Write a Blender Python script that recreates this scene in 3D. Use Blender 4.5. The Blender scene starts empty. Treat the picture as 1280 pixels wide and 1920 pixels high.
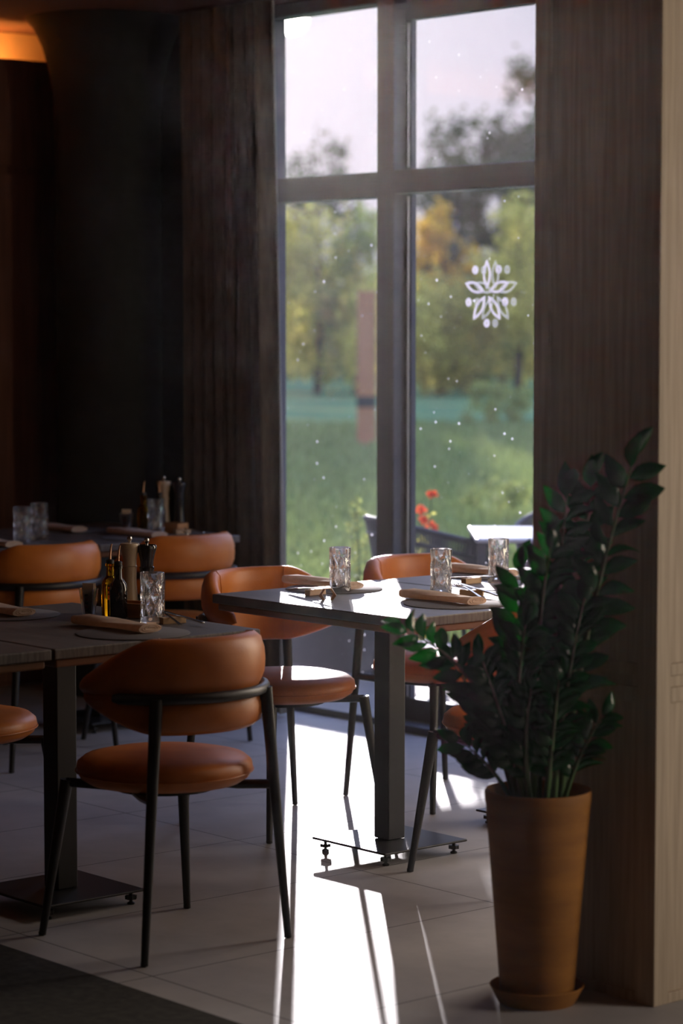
import bpy, bmesh, math, random
from math import sin, cos, pi, radians as R
from mathutils import Vector, Matrix

C = bpy.context.scene
COL = C.collection
random.seed(7)

# ---------------------------------------------------------------- camera, sky, sun, exposure
UX, VX = 0.6521, 0.7581            # lateral / depth directions of the lens axis in room axes
def LD(l, d):                      # (lateral, depth) seen from the camera spot -> room x, y
    return (l*UX - d*VX, l*VX + d*UX)

cam_d = bpy.data.cameras.new('camera'); cam = bpy.data.objects.new('camera', cam_d); COL.objects.link(cam)
cam_d.sensor_fit = 'VERTICAL'; cam_d.sensor_height = 36; cam_d.sensor_width = 24; cam_d.lens = 90
cam.location = (0, 0, 1.56)
cam.rotation_euler = (R(90-4.147), 0, R(49.297))
cam_d.clip_end = 600
cam_d.dof.use_dof = True; cam_d.dof.focus_distance = 7.3; cam_d.dof.aperture_fstop = 2.8
C.camera = cam

C.view_settings.view_transform = 'Standard'; C.view_settings.look = 'None'
C.view_settings.gamma = 1; C.view_settings.use_curve_mapping = False
C.view_settings.exposure = 0.0
C.cycles.use_denoising = True
C.cycles.max_bounces = 12; C.cycles.transparent_max_bounces = 24
C.cycles.transmission_bounces = 10; C.cycles.glossy_bounces = 6; C.cycles.diffuse_bounces = 4
C.cycles.caustics_reflective = False; C.cycles.caustics_refractive = False
C.cycles.sample_clamp_indirect = 6

SUN_EL = R(6.75)
sx, sy = -0.7791, 0.6449
n_ = math.hypot(sx, sy); sx /= n_; sy /= n_
SUND = Vector((sx*cos(SUN_EL), sy*cos(SUN_EL), sin(SUN_EL)))

w = bpy.data.worlds.new('sky'); C.world = w; w.use_nodes = True
nt = w.node_tree; N = nt.nodes; L = nt.links
for x in list(N): N.remove(x)
out = N.new('ShaderNodeOutputWorld'); bg = N.new('ShaderNodeBackground')
tc = N.new('ShaderNodeTexCoord'); sep = N.new('ShaderNodeSeparateXYZ')
L.new(tc.outputs['Generated'], sep.inputs[0])
ramp = N.new('ShaderNodeValToRGB')
ramp.color_ramp.elements[0].position = 0.0; ramp.color_ramp.elements[0].color = (.70, .645, .74, 1)
ramp.color_ramp.elements[1].position = 0.8; ramp.color_ramp.elements[1].color = (.75, 1.0, 2.0, 1)
e = ramp.color_ramp.elements.new(0.14); e.color = (.66, .62, .76, 1)
e = ramp.color_ramp.elements.new(0.28); e.color = (1.5, 1.6, 2.3, 1)
L.new(sep.outputs[2], ramp.inputs[0])
dt = N.new('ShaderNodeVectorMath'); dt.operation = 'DOT_PRODUCT'
L.new(tc.outputs['Generated'], dt.inputs[0]); dt.inputs[1].default_value = SUND
disc = N.new('ShaderNodeMapRange'); disc.inputs[1].default_value = cos(R(.31)); disc.inputs[2].default_value = cos(R(.24))
disc.inputs[3].default_value = 0; disc.inputs[4].default_value = 60
L.new(dt.outputs['Value'], disc.inputs[0])
halo = N.new('ShaderNodeMath'); halo.operation = 'POWER'
mx0 = N.new('ShaderNodeMath'); mx0.operation = 'MAXIMUM'; mx0.inputs[1].default_value = 0
L.new(dt.outputs['Value'], mx0.inputs[0]); L.new(mx0.outputs[0], halo.inputs[0]); halo.inputs[1].default_value = 400
hm = N.new('ShaderNodeMath'); hm.operation = 'MULTIPLY_ADD'; hm.inputs[1].default_value = .22
L.new(halo.outputs[0], hm.inputs[0]); L.new(disc.outputs[0], hm.inputs[2])
addc = N.new('ShaderNodeMix'); addc.data_type = 'RGBA'; addc.blend_type = 'ADD'; addc.inputs[0].default_value = 1
cmb = N.new('ShaderNodeCombineXYZ')
for i, k in enumerate((1, .93, .85)):
    m_ = N.new('ShaderNodeMath'); m_.operation = 'MULTIPLY'; m_.inputs[1].default_value = k
    L.new(hm.outputs[0], m_.inputs[0]); L.new(m_.outputs[0], cmb.inputs[i])
L.new(ramp.outputs[0], addc.inputs[6]); L.new(cmb.outputs[0], addc.inputs[7])
L.new(addc.outputs[2], bg.inputs[0]); bg.inputs[1].default_value = 1.0
L.new(bg.outputs[0], out.inputs[0])

sl = bpy.data.lights.new('sun', 'SUN'); so = bpy.data.objects.new('sun', sl); COL.objects.link(so)
sl.energy = 6.5; sl.angle = R(.53); sl.color = (1, .90, .93)
so.rotation_euler = SUND.to_track_quat('Z', 'Y').to_euler(); so.location = SUND*30

def area(name, loc, size, energy, color, direction):
    a = bpy.data.lights.new(name, 'AREA'); o = bpy.data.objects.new(name, a); COL.objects.link(o)
    a.shape = 'RECTANGLE'; a.size, a.size_y = size; a.energy = energy; a.color = color
    o.location = loc; o.rotation_euler = Vector(direction).to_track_quat('-Z', 'Y').to_euler()
    return o
# added warm fill lamps at unseen back-wall openings, brightening chairs, pot and pillar
area('back_fill_lamp', (-1.25, 6.56, 1.5), (1.4, 2.2), 62, (1, .82, .62), (-.6, -1, -.1))
area('bay_fill_lamp', (-4.86, 6.57, 1.45), (.85, 2.3), 42, (1, .80, .56), (.1, -1, -.1))

# ---------------------------------------------------------------- materials
def mat(name, color, rough=.5, metal=0., **kw):
    m = bpy.data.materials.new(name); m.use_nodes = True
    b = m.node_tree.nodes['Principled BSDF']
    b.inputs['Base Color'].default_value = (*color, 1); b.inputs['Roughness'].default_value = rough
    b.inputs['Metallic'].default_value = metal
    for k, v in kw.items(): b.inputs[k.replace('_', ' ')].default_value = v
    return m
def nodes(m): return m.node_tree.nodes, m.node_tree.links, m.node_tree.nodes['Principled BSDF']
def noise_color(m, c1, c2, scale=(1, 1, 1), nscale=5., detail=6, lo=.35, hi=.65, bump=0., bdist=.002, rough=None):
    n, l, b = nodes(m)
    t = n.new('ShaderNodeTexCoord'); mp = n.new('ShaderNodeMapping'); mp.inputs['Scale'].default_value = scale
    no = n.new('ShaderNodeTexNoise'); no.inputs['Scale'].default_value = nscale; no.inputs['Detail'].default_value = detail
    cr = n.new('ShaderNodeValToRGB'); cr.color_ramp.elements[0].position = lo; cr.color_ramp.elements[1].position = hi
    cr.color_ramp.elements[0].color = (*c1, 1); cr.color_ramp.elements[1].color = (*c2, 1)
    l.new(t.outputs['Object'], mp.inputs[0]); l.new(mp.outputs[0], no.inputs[0]); l.new(no.outputs[0], cr.inputs[0])
    l.new(cr.outputs[0], b.inputs['Base Color'])
    if bump:
        bp = n.new('ShaderNodeBump'); bp.inputs['Strength'].default_value = bump; bp.inputs['Distance'].default_value = bdist
        l.new(no.outputs[0], bp.inputs['Height']); l.new(bp.outputs[0], b.inputs['Normal'])
    if rough:
        mr = n.new('ShaderNodeMapRange'); mr.inputs[3].default_value = rough[0]; mr.inputs[4].default_value = rough[1]
        l.new(no.outputs[0], mr.inputs[0]); l.new(mr.outputs[0], b.inputs['Roughness'])
    return no, cr

M = {}
M['leather'] = mat('tan_leather', (.40, .135, .035), .42)
noise_color(M['leather'], (.46, .135, .018), (.60, .19, .028), nscale=9, bump=.0)
def fine_bump(m, scale, strength, dist):
    n, l, b = nodes(m); t = n.new('ShaderNodeTexCoord'); v = n.new('ShaderNodeTexVoronoi'); v.inputs['Scale'].default_value = scale
    bp = n.new('ShaderNodeBump'); bp.inputs['Strength'].default_value = strength; bp.inputs['Distance'].default_value = dist
    l.new(t.outputs['Object'], v.inputs[0]); l.new(v.outputs['Distance'], bp.inputs['Height']); l.new(bp.outputs[0], b.inputs['Normal'])
fine_bump(M['leather'], 260, .25, .0008)
M['black_metal'] = mat('black_powder_metal', (.008, .008, .009), .40)
M['frame'] = mat('anthracite_frame', (.085, .085, .105), .5)
M['frame_edge'] = mat('glazing_spacer', (.45, .42, .42), .3, .6)
M['table_top'] = mat('dark_oak_laminate', (.06, .05, .045), .36)
noise_color(M['table_top'], (.07, .062, .058), (.15, .135, .128), scale=(.5, 9, 1), nscale=14, bump=.25, bdist=.0012, rough=(.38, .56))
M['table_edge'] = mat('table_edge_band', (.22, .10, .04), .5)
M['napkin'] = mat('beige_linen', (.62, .50, .40), .9)
noise_color(M['napkin'], (.66, .54, .44), (.78, .66, .56), nscale=60, bump=.3, bdist=.001)

M['mat'] = mat('grey_felt_placemat', (.13, .12, .12), .85)
M['steel'] = mat('stainless_steel', (.62, .60, .58), .22, 1)
M['brass'] = mat('brushed_copper', (.72, .42, .26), .28, 1)
M['light_wood'] = mat('light_beech', (.55, .36, .20), .55)
M['orange_wood'] = mat('oiled_oak', (.40, .17, .05), .5)
noise_color(M['orange_wood'], (.32, .13, .035), (.50, .23, .075), scale=(1, 1, 8), nscale=9)
M['beige_wood'] = mat('pale_mill_wood', (.50, .39, .27), .35)
M['ebony'] = mat('black_mill_wood', (.012, .010, .010), .12)
M['dark_oil'] = mat('dark_vinegar_glass', (.010, .006, .004), .05)
M['pourer'] = mat('black_rubber', (.01, .01, .01), .5)
M['paper'] = mat('sachet_paper', (.62, .48, .36), .8)
M['print'] = mat('sachet_red_print', (.45, .08, .05), .8)
M['print2'] = mat('sachet_dark_print', (.10, .07, .06), .8)
M['curtain'] = mat('olive_velvet_curtain', (.075, .055, .030), .85, Sheen_Weight=.35)
noise_color(M['curtain'], (.08, .058, .030), (.13, .095, .05), scale=(1, 1, .15), nscale=60, bump=.2)
M['plaster'] = mat('dark_plaster', (.022, .020, .017), .9)
M['ceiling'] = mat('ceiling_paint', (.13, .07, .06), .9)
M['column'] = mat('dark_column_plaster', (.012, .011, .009), .8)
M['cove'] = mat('cove_plaster', (.75, .60, .42), .9)
M['wood_panel'] = mat('dark_walnut_panel', (.10, .045, .022), .6)
noise_color(M['wood_panel'], (.13, .045, .022), (.19, .070, .034), scale=(14, 14, .6), nscale=4, bump=.15)
M['veneer'] = mat('pale_oak_veneer', (.40, .32, .23), .55)
noise_color(M['veneer'], (.34, .27, .19), (.46, .37, .27), scale=(26, 26, 1.1), nscale=3, bump=.1)
M['pot'] = mat('ochre_terracotta', (.46, .185, .045), .75)
noise_color(M['pot'], (.25, .10, .012), (.34, .14, .02), scale=(1, 1, 5), nscale=6, bump=.12, bdist=.003)
M['soil'] = mat('potting_soil', (.03, .02, .014), .95)
M['white'] = mat('white_table_laminate', (.78, .76, .78), .3)
M['rope'] = mat('navy_rope_weave', (.02, .026, .04), .55)
M['decal'] = mat('white_vinyl', (.92, .90, .93), .6, Emission_Strength=0)
def add_translucent(m, color, fac, alpha=None):
    n, l, b = nodes(m); o = n['Material Output']
    t = n.new('ShaderNodeBsdfTranslucent'); t.inputs[0].default_value = (*color, 1)
    x = n.new('ShaderNodeMixShader'); x.inputs[0].default_value = fac
    l.new(b.outputs[0], x.inputs[1]); l.new(t.outputs[0], x.inputs[2]); last = x
    if alpha is not None:
        tr = n.new('ShaderNodeBsdfTransparent'); y = n.new('ShaderNodeMixShader'); y.inputs[0].default_value = alpha
        l.new(tr.outputs[0], y.inputs[1]); l.new(x.outputs[0], y.inputs[2]); last = y
    l.new(last.outputs[0], o.inputs[0])
add_translucent(M['decal'], (.95, .92, .95), .6)
M['ghost'] = mat('painted_logo_reflection', (.8, .78, .8), .6); add_translucent(M['ghost'], (.9, .88, .9), .6, .22)  # pale see-through material for the logo's painted mirror image
add_translucent(M['napkin'], (.85, .62, .45), .38)
def glass_mat(name, color=(1, 1, 1), rough=0., ior=1.46):
    m = bpy.data.materials.new(name); m.use_nodes = True; n = m.node_tree.nodes; l = m.node_tree.links
    n.remove(n['Principled BSDF']); g = n.new('ShaderNodeBsdfGlass'); g.inputs['IOR'].default_value = ior
    g.inputs[0].default_value = (*color, 1); g.inputs['Roughness'].default_value = rough
    l.new(g.outputs[0], n['Material Output'].inputs[0]); return m
M['crystal'] = glass_mat('cut_crystal', rough=.0)
n, l = M['crystal'].node_tree.nodes, M['crystal'].node_tree.links
g_ = [x for x in n if x.type == 'BSDF_GLASS'][0]
t1 = n.new('ShaderNodeBsdfTransparent'); t2 = n.new('ShaderNodeBsdfTranslucent'); t2.inputs[0].default_value = (.95, .93, .95, 1)
x1 = n.new('ShaderNodeMixShader'); x1.inputs[0].default_value = .15; x2 = n.new('ShaderNodeMixShader'); x2.inputs[0].default_value = .03
l.new(g_.outputs[0], x1.inputs[1]); l.new(t1.outputs[0], x1.inputs[2]); l.new(x1.outputs[0], x2.inputs[1]); l.new(t2.outputs[0], x2.inputs[2])
l.new(x2.outputs[0], n['Material Output'].inputs[0])
M['oil_glass'] = glass_mat('golden_oil_glass', (.85, .55, .06))
# thin window glass: clear, weakly mirroring, with dust specks that catch the sun
def pane_mat():
    m = bpy.data.materials.new('dusty_window_glass'); m.use_nodes = True; n = m.node_tree.nodes; l = m.node_tree.links
    n.remove(n['Principled BSDF'])
    tr = n.new('ShaderNodeBsdfTransparent'); tr.inputs[0].default_value = (.94, .97, .96, 1)
    gl = n.new('ShaderNodeBsdfGlossy'); gl.inputs['Roughness'].default_value = .02; gl.inputs[0].default_value = (.9, .9, .9, 1)
    ge = n.new('ShaderNodeNewGeometry'); dp = n.new('ShaderNodeVectorMath'); dp.operation = 'DOT_PRODUCT'
    l.new(ge.outputs['Incoming'], dp.inputs[0]); l.new(ge.outputs['Normal'], dp.inputs[1])
    ab = n.new('ShaderNodeMath'); ab.operation = 'ABSOLUTE'; l.new(dp.outputs['Value'], ab.inputs[0])
    su = n.new('ShaderNodeMath'); su.operation = 'SUBTRACT'; su.inputs[0].default_value = 1; l.new(ab.outputs[0], su.inputs[1])
    pw = n.new('ShaderNodeMath'); pw.operation = 'POWER'; pw.inputs[1].default_value = 5; l.new(su.outputs[0], pw.inputs[0])
    fr = n.new('ShaderNodeMath'); fr.operation = 'MULTIPLY_ADD'; fr.inputs[1].default_value = .96; fr.inputs[2].default_value = .022; l.new(pw.outputs[0], fr.inputs[0])
    mx = n.new('ShaderNodeMixShader'); l.new(fr.outputs[0], mx.inputs[0]); l.new(tr.outputs[0], mx.inputs[1]); l.new(gl.outputs[0], mx.inputs[2])
    du = n.new('ShaderNodeBsdfTranslucent'); du.inputs[0].default_value = (.95, .93, .95, 1)
    t = n.new('ShaderNodeTexCoord')
    def specks(scale, thr, seed):
        mp = n.new('ShaderNodeMapping'); mp.inputs['Location'].default_value = (seed, seed*2, seed*3)
        l.new(t.outputs['Object'], mp.inputs[0])
        v = n.new('ShaderNodeTexVoronoi'); v.inputs['Scale'].default_value = scale; l.new(mp.outputs[0], v.inputs[0])
        sc = n.new('ShaderNodeSeparateColor'); l.new(v.outputs['Color'], sc.inputs[0])
        r_ = n.new('ShaderNodeMath'); r_.operation = 'MULTIPLY'; r_.inputs[1].default_value = thr; l.new(sc.outputs[0], r_.inputs[0])
        p_ = n.new('ShaderNodeMath'); p_.operation = 'LESS_THAN'; l.new(v.outputs['Distance'], p_.inputs[0]); l.new(r_.outputs[0], p_.inputs[1])
        g_ = n.new('ShaderNodeMath'); g_.operation = 'GREATER_THAN'; g_.inputs[1].default_value = .38; l.new(sc.outputs[1], g_.inputs[0])
        q = n.new('ShaderNodeMath'); q.operation = 'MULTIPLY'; l.new(p_.outputs[0], q.inputs[0]); l.new(g_.outputs[0], q.inputs[1])
        return q
    a, b_ = specks(24, .115, 1.3), specks(70, .13, 4.1)
    s = n.new('ShaderNodeMath'); s.operation = 'MAXIMUM'; l.new(a.outputs[0], s.inputs[0]); l.new(b_.outputs[0], s.inputs[1])
    no = n.new('ShaderNodeTexNoise'); no.inputs['Scale'].default_value = 2.2; no.inputs['Detail'].default_value = 8; l.new(t.outputs['Object'], no.inputs[0])
    mr = n.new('ShaderNodeMapRange'); mr.inputs[1].default_value = .42; mr.inputs[2].default_value = .75; mr.inputs[3].default_value = .010; mr.inputs[4].default_value = .030
    l.new(no.outputs[0], mr.inputs[0])
    f = n.new('ShaderNodeMath'); f.operation = 'MULTIPLY_ADD'; f.inputs[1].default_value = .75; l.new(s.outputs[0], f.inputs[0]); l.new(mr.outputs[0], f.inputs[2])
    mx2 = n.new('ShaderNodeMixShader'); l.new(f.outputs[0], mx2.inputs[0]); l.new(mx.outputs[0], mx2.inputs[1]); l.new(du.outputs[0], mx2.inputs[2])
    l.new(mx2.outputs[0], n['Material Output'].inputs[0]); return m
M['pane'] = pane_mat()
def tile_mat():
    m = mat('grey_porcelain_tiles', (.3, .3, .3), .42); n, l, b = nodes(m); b.inputs['Specular IOR Level'].default_value = .42
    t = n.new('ShaderNodeTexCoord'); sp = n.new('ShaderNodeSeparateXYZ'); l.new(t.outputs['Object'], sp.inputs[0])
    def line(sock, off, pitch, wdt):
        a = n.new('ShaderNodeMath'); a.operation = 'ADD'; a.inputs[1].default_value = off; l.new(sock, a.inputs[0])
        p = n.new('ShaderNodeMath'); p.operation = 'PINGPONG'; p.inputs[1].default_value = pitch/2; l.new(a.outputs[0], p.inputs[0])
        c = n.new('ShaderNodeMath'); c.operation = 'LESS_THAN'; c.inputs[1].default_value = wdt; l.new(p.outputs[0], c.inputs[0]); return c
    lx = line(sp.outputs[0], 5.47+.575*30, .575, .0022); ly = line(sp.outputs[1], -4.78+1.17*30, 1.17, .0022)
    mxm = n.new('ShaderNodeMath'); mxm.operation = 'MAXIMUM'; l.new(lx.outputs[0], mxm.inputs[0]); l.new(ly.outputs[0], mxm.inputs[1])
    no = n.new('ShaderNodeTexNoise'); no.inputs['Scale'].default_value = 3.5; no.inputs['Detail'].default_value = 10; no.inputs['Roughness'].default_value = .65
    l.new(t.outputs['Object'], no.inputs[0])
    cr = n.new('ShaderNodeValToRGB'); cr.color_ramp.elements[0].position = .3; cr.color_ramp.elements[1].position = .7
    cr.color_ramp.elements[0].color = (.33, .325, .33, 1); cr.color_ramp.elements[1].color = (.45, .44, .445, 1)
    l.new(no.outputs[0], cr.inputs[0])
    mc = n.new('ShaderNodeMix'); mc.data_type = 'RGBA'; l.new(mxm.outputs[0], mc.inputs[0]); l.new(cr.outputs[0], mc.inputs[6]); mc.inputs[7].default_value = (.06, .055, .05, 1)
    l.new(mc.outputs[2], b.inputs['Base Color'])
    n2 = n.new('ShaderNodeTexNoise'); n2.inputs['Scale'].default_value = 60; n2.inputs['Detail'].default_value = 5; l.new(t.outputs['Object'], n2.inputs[0])
    ad = n.new('ShaderNodeMath'); ad.operation = 'MULTIPLY_ADD'; ad.inputs[1].default_value = -2.; l.new(mxm.outputs[0], ad.inputs[0]); l.new(n2.outputs[0], ad.inputs[2])
    bp = n.new('ShaderNodeBump'); bp.inputs['Strength'].default_value = .35; bp.inputs['Distance'].default_value = .0014
    l.new(ad.outputs[0], bp.inputs['Height']); l.new(bp.outputs[0], b.inputs['Normal'])
    mr = n.new('ShaderNodeMapRange'); mr.inputs[3].default_value = .50; mr.inputs[4].default_value = .62; l.new(no.outputs[0], mr.inputs[0]); l.new(mr.outputs[0], b.inputs['Roughness'])
    return m
M['tiles'] = tile_mat()
M['carpet'] = mat('charcoal_carpet', (.022, .021, .018), .95)
noise_color(M['carpet'], (.007, .007, .006), (.028, .027, .022), nscale=35, detail=10, bump=.5, bdist=.003)
M['paving'] = mat('terrace_pavers', (.30, .28, .28), .7)
noise_color(M['paving'], (.15, .14, .145), (.22, .21, .215), nscale=2.2, detail=10, bump=.2)
M['grass'] = mat('lawn_grass', (.08, .16, .05), .9)
M['grass'].node_tree.nodes['Principled BSDF'].inputs['Specular IOR Level'].default_value = 0
noise_color(M['grass'], (.06, .15, .085), (.20, .27, .10), nscale=.55, detail=12, lo=.38, hi=.66, bump=.6, bdist=.05)
M['bark'] = mat('tree_bark', (.05, .038, .028), .9)
M['post'] = mat('weathered_orange_timber', (.30, .15, .07), .8)
M['blackband'] = mat('black_band', (.02, .02, .02), .6)
def leaf_mat(name, c, tcol, fac, rough=.5, jitter=.35):
    m = mat(name, c, rough); n, l, b = nodes(m)
    if name != 'glossy_green_leaf': b.inputs['Specular IOR Level'].default_value = .15
    g = n.new('ShaderNodeNewGeometry'); mr = n.new('ShaderNodeMapRange'); mr.inputs[3].default_value = 1-jitter; mr.inputs[4].default_value = 1+jitter
    l.new(g.outputs['Random Per Island'], mr.inputs[0])
    outs = []
    for col in (c, tcol):
        mu = n.new('ShaderNodeVectorMath'); mu.operation = 'SCALE'; mu.inputs[0].default_value = col; l.new(mr.outputs[0], mu.inputs['Scale']); outs.append(mu)
    l.new(outs[0].outputs[0], b.inputs['Base Color'])
    t = n.new('ShaderNodeBsdfTranslucent'); l.new(outs[1].outputs[0], t.inputs[0])
    x = n.new('ShaderNodeMixShader'); x.inputs[0].default_value = fac
    l.new(b.outputs[0], x.inputs[1]); l.new(t.outputs[0], x.inputs[2]); l.new(x.outputs[0], n['Material Output'].inputs[0]); return m
M['leaf_dark'] = leaf_mat('dark_green_foliage', (.05, .10, .06), (.55, .65, .14), .40)
M['leaf_far'] = leaf_mat('dark_olive_foliage', (.035, .05, .03), (.10, .12, .03), .30)
M['leaf_mid'] = leaf_mat('olive_green_foliage', (.13, .16, .06), (.95, .88, .20), .55)
M['leaf_gold'] = leaf_mat('golden_autumn_foliage', (.20, .15, .03), (.95, .66, .10), .6)
M['leaf_pale'] = leaf_mat('pale_green_foliage', (.12, .17, .06), (.40, .46, .12), .5)
M['blade'] = leaf_mat('grass_blade_green', (.07, .13, .06), (.34, .42, .12), .4)
M['petal'] = leaf_mat('orange_red_petal', (.7, .10, .03), (.95, .16, .05), .5)
M['zz_leaf'] = leaf_mat('glossy_green_leaf', (.008, .055, .018), (.015, .42, .07), .30, .16, .3)
M['zz_stem'] = mat('green_plant_stem', (.06, .12, .04), .45)

# ---------------------------------------------------------------- mesh helpers
class MB:
    def __init__(s): s.v = []; s.f = []; s.mi = []; s.k = 0
    def add(s, vs, fs):
        o = len(s.v); s.v += [tuple(p) for p in vs]; s.f += [tuple(i+o for i in f) for f in fs]; s.mi += [s.k]*len(fs)
    def box(s, a, b):
        x0, y0, z0 = a; x1, y1, z1 = b
        s.add([(x0,y0,z0),(x1,y0,z0),(x1,y1,z0),(x0,y1,z0),(x0,y0,z1),(x1,y0,z1),(x1,y1,z1),(x0,y1,z1)],
              [(0,3,2,1),(4,5,6,7),(0,1,5,4),(1,2,6,5),(2,3,7,6),(3,0,4,7)])
    def rings(s, rs, cap=True, closed=True):
        n = len(rs[0]); vs = [p for r in rs for p in r]; fs = []
        for i in range(len(rs)-1):
            for j in range(n if closed else n-1):
                k = (j+1) % n; fs.append((i*n+j, i*n+k, (i+1)*n+k, (i+1)*n+j))
        if cap: fs.append(tuple(reversed(range(n)))); fs.append(tuple(range((len(rs)-1)*n, len(rs)*n)))
        s.add(vs, fs)
    def lathe(s, prof, n=32, c=(0, 0, 0), cap=True):
        s.rings([[(c[0]+r*cos(2*pi*j/n), c[1]+r*sin(2*pi*j/n), c[2]+z) for j in range(n)] for r, z in prof], cap)
    def tube(s, pts, rad, n=10, cap=True):
        pts = [Vector(p) for p in pts]; rs = []
        up = None
        for i, p in enumerate(pts):
            t = (pts[min(i+1, len(pts)-1)]-pts[max(i-1, 0)]).normalized()
            if up is None: up = t.orthogonal().normalized()
            up = (up - t*up.dot(t)).normalized(); q = t.cross(up)
            r = rad[i] if isinstance(rad, (list, tuple)) else rad
            rs.append([p+up*(r*cos(2*pi*j/n))+q*(r*sin(2*pi*j/n)) for j in range(n)])
        s.rings(rs, cap)
    def build(s, name, m, parent=None, smooth=True, bevel=0., sub=0, auto=40):
        me = bpy.data.meshes.new(name); me.from_pydata(s.v, [], s.f)
        for mm in (m if isinstance(m, (list, tuple)) else [m]): me.materials.append(mm)
        for p, k in zip(me.polygons, s.mi): p.material_index = k
        if smooth:
            for p in me.polygons: p.use_smooth = True
        me.update()
        if smooth: me.set_sharp_from_angle(angle=R(auto))
        o = bpy.data.objects.new(name, me); COL.objects.link(o)
        if parent: o.parent = parent
        if bevel:
            b = o.modifiers.new('bevel', 'BEVEL'); b.width = bevel; b.segments = 3; b.limit_method = 'ANGLE'; b.angle_limit = R(35)
        if sub:
            b = o.modifiers.new('sub', 'SUBSURF'); b.levels = sub; b.render_levels = sub
        return o
def tag(o, label, cat, group=None, kind=None):
    if label: o['label'] = label
    if cat: o['category'] = cat
    if group: o['group'] = group
    if kind: o['kind'] = kind
    return o
def struct(o): o['kind'] = 'structure'; return o
def thing(name, label, cat, loc=(0, 0, 0), rz=0., group=None):
    o = bpy.data.objects.new(name, None); COL.objects.link(o); o.empty_display_size = .1
    o.location = loc; o.rotation_euler = (0, 0, rz); return tag(o, label, cat, group)
def dup(root, loc, rz, label=None, group=None):
    r = root.copy(); COL.objects.link(r); r.location = loc; r.rotation_euler = (0, 0, rz)
    if label: r['label'] = label
    if group: r['group'] = group
    for ch in list(root.children):
        c = ch.copy(); COL.objects.link(c); c.parent = r
        for g in list(ch.children):
            d = g.copy(); COL.objects.link(d); d.parent = c
    return r
def stage(root_first, state, loc, rz, label):
    """first call moves the prototype itself, later calls copy it"""
    if not state:
        state.append(1); root_first.location = loc; root_first.rotation_euler = (0, 0, rz); root_first['label'] = label; return root_first
    return dup(root_first, loc, rz, label)

# ---------------------------------------------------------------- the room
CZ = 2.852
b = MB(); b.box((-9.9, 3.51, -.12), (1.5, 6.72, 0)); struct(b.build('floor', M['tiles'], smooth=False))
b = MB(); b.box((-9.9, -2.0, -.12), (1.5, 3.51, 0)); struct(b.build('floor_carpet', M['carpet'], smooth=False))
b = MB(); b.box((-9.9, -2.0, CZ), (1.5, 6.85, CZ+.15)); struct(b.build('ceiling', M['ceiling'], smooth=False))
b = MB(); b.box((-9.9, 6.6, 0), (-8.16, 6.692, CZ)); b.box((-9.9, 6.692, 0), (-8.45, 6.85, CZ)); b.box((-6.38, 6.6, 0), (-5.37, 6.85, CZ)); b.box((-4.353, 6.6, 0), (-2.0, 6.85, CZ)); b.box((-.5, 6.6, 0), (1.5, 6.85, CZ)); b.box((-2.0, 6.6, 0), (-.5, 6.85, .3)); b.box((-2.0, 6.6, 2.7), (-.5, 6.85, CZ)); struct(b.build('wall_back', M['plaster'], smooth=False))  # bay next to the door closed off to cut light on the left tables
b = MB(); b.box((-9.9, -2.2, -.12), (1.5, -2.0, CZ)); struct(b.build('wall_front', M['wood_panel'], smooth=False))
b = MB(); b.box((1.5, -2.2, -.12), (1.7, 6.85, CZ))
struct(b.build('wall_right', M['plaster'], smooth=False))
# left wall: walnut panelling below a lit cove
wl = struct(thing('wall_left', None, None)); del_ = [wl.pop(k, None) for k in ('label', 'category')]
b = MB(); b.box((-9.42, -2.0, 0), (-9.318, 6.6, 2.70)); b.build('panel_backing', M['wood_panel'], wl, smooth=False)
b = MB()
for y0 in [6.36-1.22*k for k in range(7)]:
    for z0, z1 in ((.02, 2.215), (2.245, 2.70)):
        b.box((-9.32, y0-1.205, z0), (-9.30, y0, z1))
    b.box((-9.32, y0+.006, .02), (-9.302, y0+.006+.0, .03)) if False else None
b.box((-9.32, 6.372, .02), (-9.30, 6.42, 2.70))
b.build('wall_panelling', M['wood_panel'], wl, smooth=False, bevel=.003)
b = MB(); b.box((-9.9, -2.0, 0), (-9.62, 6.6, CZ)); b.build('cove_back', M['cove'], wl, smooth=False)
b = MB(); b.box((-9.62, -2.0, 2.60), (-9.42, 6.6, 2.64)); b.build('cove_shelf', M['cove'], wl, smooth=False)
# the warm strip lamp lying in the cove
sm = mat('cove_led', (1, .5, .15), .5); n_, l_, b_ = nodes(sm); b_.inputs['Emission Color'].default_value = (1, .36, .07, 1); b_.inputs['Emission Strength'].default_value = 55
b = MB(); b.box((-9.50, -1.8, 2.642), (-9.47, 6.3, 2.652)); tag(b.build('cove_light_strip', sm, smooth=False), 'warm orange light strip in the recess above the dark wall panelling', 'light')

# round dark column with a flaring capital
cx_, cy_ = -8.92, 6.37
b = MB()
prof = [(.225, 0), (.225, 2.30), (.226, 2.45), (.232, 2.55), (.25, 2.65), (.275, 2.735), (.31, 2.81), (.335, 2.840), (.345, 2.851)]
b.lathe(prof, 64, (cx_, cy_, 0)); tag(b.build('column', M['column'], auto=60), 'dark round column with a flared top between wall panelling and curtain', 'column')

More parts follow.
